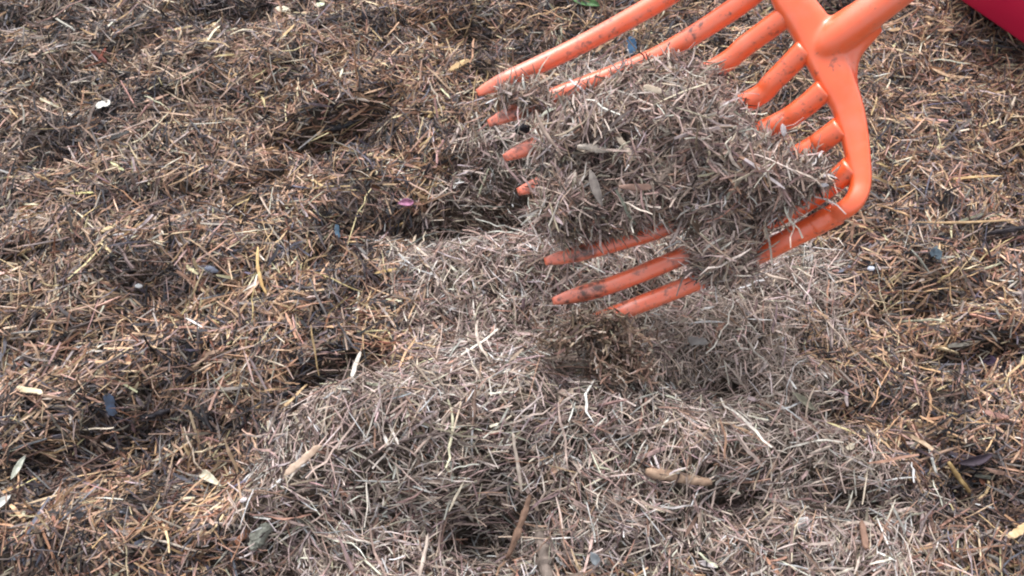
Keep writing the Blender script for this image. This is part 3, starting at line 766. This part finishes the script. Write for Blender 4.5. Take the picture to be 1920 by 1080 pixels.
pc("wood_chip", "knobbly yellow stalk slanting down in the dark hollow at lower right", "stalk", (1778, 866), (1820, 926), 10, .003, (160, 136, 94), (112, 90, 58), 'twig', lift=.012)
pc("wood_chip", "cream split wood chip at the right edge near the bottom corner", "wood chip", (1892, 1006), (1932, 984), 15, .0025, (216, 192, 158), (176, 142, 100), 'chip', lift=.011)
pc("wood_chip", "dusty pink flat chip at the right side of the brown mulch", "wood chip", (1846, 772), (1892, 784), 13, .002, (148, 112, 102), (110, 82, 74), 'chip', lift=.010)
pc("straw", "long straw blade bent across the brown mulch right of the fork corner", "straw", (1680, 352), (1880, 330), 6, .0012, (196, 168, 124), (156, 126, 88), 'strand', lift=.011, bend=-.03)
pc("straw", "long pale straw blade lying level below the fork corner at the right", "straw", (1716, 416), (1912, 411), 5, .0010, (172, 146, 112), (132, 108, 82), 'strand', lift=.011, bend=.02)
pc("charred_stick", "long black charred stick at the right edge of the photo", "stick", (1842, 442), (1930, 424), 10, .003, (56, 50, 54), (30, 27, 30), 'bark', lift=.010)
pc("splinter", "dark red wet splinter at the upper left in a small hollow", "splinter", (170, 92), (200, 118), 7, .002, (96, 44, 34), (62, 28, 24), 'chip', lift=.009)
# --- loose on the grey mulch
pc("twig", "thick tan twig lying across the grey mulch at the bottom centre", "twig", (1212, 884), (1334, 905), 21, .0075, (176, 150, 128), (120, 96, 80), 'twig', lift=.017, rough=.8)
pc("board_splinter", "broad pale splinter slanting on the left crest of the grey mulch", "splinter", (535, 890), (602, 836), 14, .0022, (206, 184, 164), (160, 136, 118), 'chip', lift=.012)
pc("dry_leaf", "grey green dry leaf lying right of centre on the grey mulch", "leaf", (1486, 736), (1530, 770), 17, .0007, (150, 146, 128), (112, 108, 94), 'leaf', lift=.009)
pc("bark_strip", "long upright reddish brown bark strip at the bottom centre", "bark", (994, 928), (950, 1046), 13, .0025, (132, 106, 90), (96, 74, 62), 'bark', lift=.014)
pc("bark_strip", "grey furrowed bark strip at the bottom edge, right of the reddish strip", "bark", (1008, 985), (1026, 1090), 27, .0035, (124, 112, 104), (84, 74, 68), 'bark', lift=.013)
pc("wood_chip", "upright orange brown chip standing in grey mulch at the lower right", "wood chip", (1616, 978), (1624, 1030), 12, .003, (144, 114, 98), (104, 80, 68), 'chip', lift=.014)
pc("bark_flake", "pale blue grey flake at the bottom edge right of the bark strips", "flake", (1108, 1036), (1122, 1062), 20, .0014, (150, 156, 160), (112, 116, 120), 'leaf', lift=.012)
pc("thin_twig", "thin dark curved twig lying across the left part of the grey mulch", "twig", (672, 874), (842, 812), 6, .0018, (98, 84, 80), (68, 58, 56), 'strand', lift=.015, bend=-.10)
pc("splinter", "pale straight sliver standing upright above the bark strips", "splinter", (962, 812), (978, 925), 7, .0014, (204, 190, 176), (164, 148, 136), 'strand', lift=.016)
pc("splinter", "bleached curved sliver arching at the bottom centre left", "splinter", (806, 932), (888, 980), 8, .0016, (208, 196, 184), (166, 152, 142), 'strand', lift=.014, bend=-.12)
pc("splinter", "bleached white split sliver on the left crest of grey mulch", "splinter", (706, 790), (732, 844), 7, .0016, (214, 206, 198), (172, 162, 154), 'strand', lift=.014)
pc("splinter", "second bleached sliver, lying close beside the split one on the left crest", "splinter", (724, 782), (748, 836), 6, .0016, (206, 196, 188), (166, 156, 148), 'strand', lift=.014)
pc("splinter", "bleached upright sliver at the bottom edge left of the dark hollow", "splinter", (802, 1002), (786, 1084), 8, .0018, (200, 186, 174), (160, 144, 134), 'strand', lift=.014)
pc("splinter", "long pale sliver slanting up to the right through the top of the grey crest", "splinter", (776, 852), (884, 728), 6, .0015, (182, 164, 152), (146, 128, 118), 'strand', lift=.015)
pc("bark_strip", "dark upright bark strip rising to the crest of the grey mulch", "bark", (886, 800), (892, 724), 9, .002, (118, 98, 88), (84, 68, 60), 'bark', lift=.013)
pc("wood_chip", "flat grey chip on the grey mulch under the lowest tine", "wood chip", (1290, 634), (1326, 642), 15, .002, (140, 136, 132), (108, 102, 98), 'chip', lift=.011)
pc("thin_twig", "pale forked twig lying below the lifted load at the right", "twig", (1380, 492), (1478, 524), 7, .002, (186, 170, 156), (146, 130, 118), 'strand', lift=.014, bend=.06)
pc("splinter", "long grey strand standing bent left of the fork tips", "splinter", (896, 600), (912, 668), 7, .0016, (196, 182, 170), (150, 138, 128), 'strand', lift=.016, bend=.05)
pc("splinter", "long pale strand slanting left of the fork tips above the bent one", "splinter", (780, 440), (806, 502), 7, .0016, (192, 176, 156), (150, 134, 116), 'strand', lift=.014, bend=.05)
# --- on the load
dl = lambda x, y, k: float(plane_depth(np.array([x]), np.array([y]))[0]) - k
pc("wood_chip", "long cream splinter pointing down in the middle of the lifted load", "splinter", (1156, 250), (1193, 301), 10, .002, (214, 198, 178), (176, 158, 140), 'chip', depth=dl(1175, 275, .037))
pc("bark_strip", "dark grey bark strip lying beside the cream splinter on the lifted load", "bark", (1166, 232), (1206, 316), 12, .002, (92, 80, 74), (66, 56, 52), 'bark', depth=dl(1185, 275, .033))
pc("wood_chip", "short white wood chip near the upper right of the lifted load", "wood chip", (1224, 222), (1256, 250), 9, .0018, (220, 210, 196), (184, 170, 154), 'chip', depth=dl(1240, 235, .036))
pc("wood_chip", "cream flat chip at the top edge of the lifted load", "wood chip", (1206, 162), (1240, 174), 12, .0018, (214, 200, 180), (176, 158, 138), 'chip', depth=dl(1223, 168, .038))
pc("bark_flake", "ridged grey bark flake on the right part of the lifted load", "bark", (1230, 342), (1268, 290), 26, .002, (128, 114, 104), (92, 80, 74), 'bark', depth=dl(1250, 315, .035))
pc("wood_chip", "reddish level splinter across the lower middle of the lifted load", "splinter", (1160, 350), (1270, 352), 12, .002, (146, 118, 106), (108, 84, 74), 'chip', depth=dl(1215, 350, .036))
pc("wood_flake", "torn whitish chip in the centre left of the lifted load", "wood chip", (1082, 274), (1146, 284), 13, .0016, (206, 196, 184), (162, 150, 140), 'bark', depth=dl(1115, 278, .035))
pc("grey_leaf", "soft grey leaf scrap hanging down low on the lifted load", "leaf", (1106, 318), (1130, 388), 20, .0008, (138, 130, 124), (100, 92, 88), 'leaf', depth=dl(1118, 350, .036), curl=.08)
pc("splinter", "straight pale splinter slanting up in the middle of the lifted load", "splinter", (1110, 274), (1158, 222), 5, .0012, (206, 192, 178), (170, 156, 142), 'strand', depth=dl(1135, 248, .038))
pc("straw", "thin level straw along the top right of the lifted load", "straw", (1240, 156), (1330, 170), 5, .0012, (206, 190, 168), (170, 152, 132), 'strand', depth=dl(1285, 160, .031))
pc("thin_twig", "long bent twig slanting down the left shoulder of the lifted load", "twig", (1004, 206), (1052, 286), 7, .0018, (166, 148, 136), (130, 112, 102), 'strand', depth=dl(1028, 245, .035), bend=.05)
pc("dead_leaf", "brown pointed dead leaf under the load where two tines vanish", "leaf", (1296, 410), (1342, 452), 26, .0008, (130, 108, 92), (92, 74, 62), 'leaf', depth=dl(1320, 430, .020), curl=.12)
pc("grey_leaf", "curled silvery leaf caught at the root of a tine right of the load", "leaf", (1467, 232), (1470, 258), 12, .0006, (176, 168, 170), (134, 126, 128), 'leaf', depth=dl(1470, 245, .012), curl=.15)
pc("wood_chip", "small black charred chip under the second tine tip", "wood chip", (966, 246), (994, 238), 20, .003, (46, 46, 54), (26, 26, 32), 'bark', depth=.575)
pc("dry_leaf", "pale green dry leaf dropping off the end of the lowest tine", "leaf", (1152, 590), (1176, 632), 12, .0006, (176, 190, 184), (134, 146, 140), 'leaf', depth=.552)
pc("straw", "pale straw dropping past the end of the lowest tine", "straw", (1052, 622), (1130, 652), 6, .0012, (188, 172, 156), (150, 134, 120), 'strand', depth=.562, bend=-.05)

# ------------------------------------------------------------------ crimson plastic tub standing at the upper right
def tub():
    A = g0(1760, 5); B = g0(1890, 96)
    ux = norm(np.append(B - A, 0)); uy = np.array([-ux[1], ux[0], 0])
    m, nt, b = new_mat("crimson plastic")
    b.inputs['Base Color'].default_value = (.62, .014, .07, 1); b.inputs['Roughness'].default_value = .42
    b.inputs['Specular IOR Level'].default_value = .45
    tc = nt.nodes.new("ShaderNodeTexCoord"); nz = nt.nodes.new("ShaderNodeTexNoise"); nz.inputs['Scale'].default_value = 300
    bp = nt.nodes.new("ShaderNodeBump"); bp.inputs['Strength'].default_value = .12; bp.inputs['Distance'].default_value = .0005
    nt.links.new(tc.outputs['Object'], nz.inputs['Vector']); nt.links.new(nz.outputs['Fac'], bp.inputs['Height']); nt.links.new(bp.outputs[0], b.inputs['Normal'])
    LX, LY, R, Hh = .36, .26, .05, .11
    org = np.append(A, 0) - ux * .006
    cen = org + ux * LX / 2 + uy * LY / 2
    zb = float(H(np.array([cen[0]]), np.array([cen[1]]))[0]) - .004
    def ringpts(grow, z, rr):
        pts = []
        for cx_, cy_, a0 in ((1, 1, 0), (-1, 1, 90), (-1, -1, 180), (1, -1, 270)):
            for k in range(9):
                a = math.radians(a0 + k * 90 / 8)
                pts.append(cen + ux * (cx_ * (LX / 2 + grow - rr) + rr * math.cos(a)) + uy * (cy_ * (LY / 2 + grow - rr) + rr * math.sin(a)) + np.array([0, 0, zb + z]))
        return np.array(pts)
    prof = [(-.004, 0, .014), (0, .004, .018), (.008, Hh * .5, .022), (.014, Hh, .026), (.018, Hh + .001, .030), (.019, Hh + .005, .030), (.015, Hh + .007, .028), (.010, Hh + .004, .025), (.004, Hh * .5, .020), (-.005, .006, .014)]
    V = np.vstack([ringpts(*p_) for p_ in prof]); n = 36; Q = []
    for i in range(len(prof) - 1):
        for k in range(n): Q.append((i * n + k, i * n + (k + 1) % n, (i + 1) * n + (k + 1) % n, (i + 1) * n + k))
    m0 = len(V); V = np.vstack([V, cen + [0, 0, zb], cen + [0, 0, zb + .006]])
    T_ = [(m0, (k + 1) % n, k) for k in range(n)] + [(m0 + 1, (len(prof) - 1) * n + k, (len(prof) - 1) * n + (k + 1) % n) for k in range(n)]
    o = np_mesh("plastic_tub", V, np.array(Q), np.array(T_), m, None, True, None, np.append(cen[:2], zb))
    tag(o, "smooth crimson object with a rounded corner reaching in at the upper right corner", "tub")
tub()
print("objects", len(bpy.data.objects))
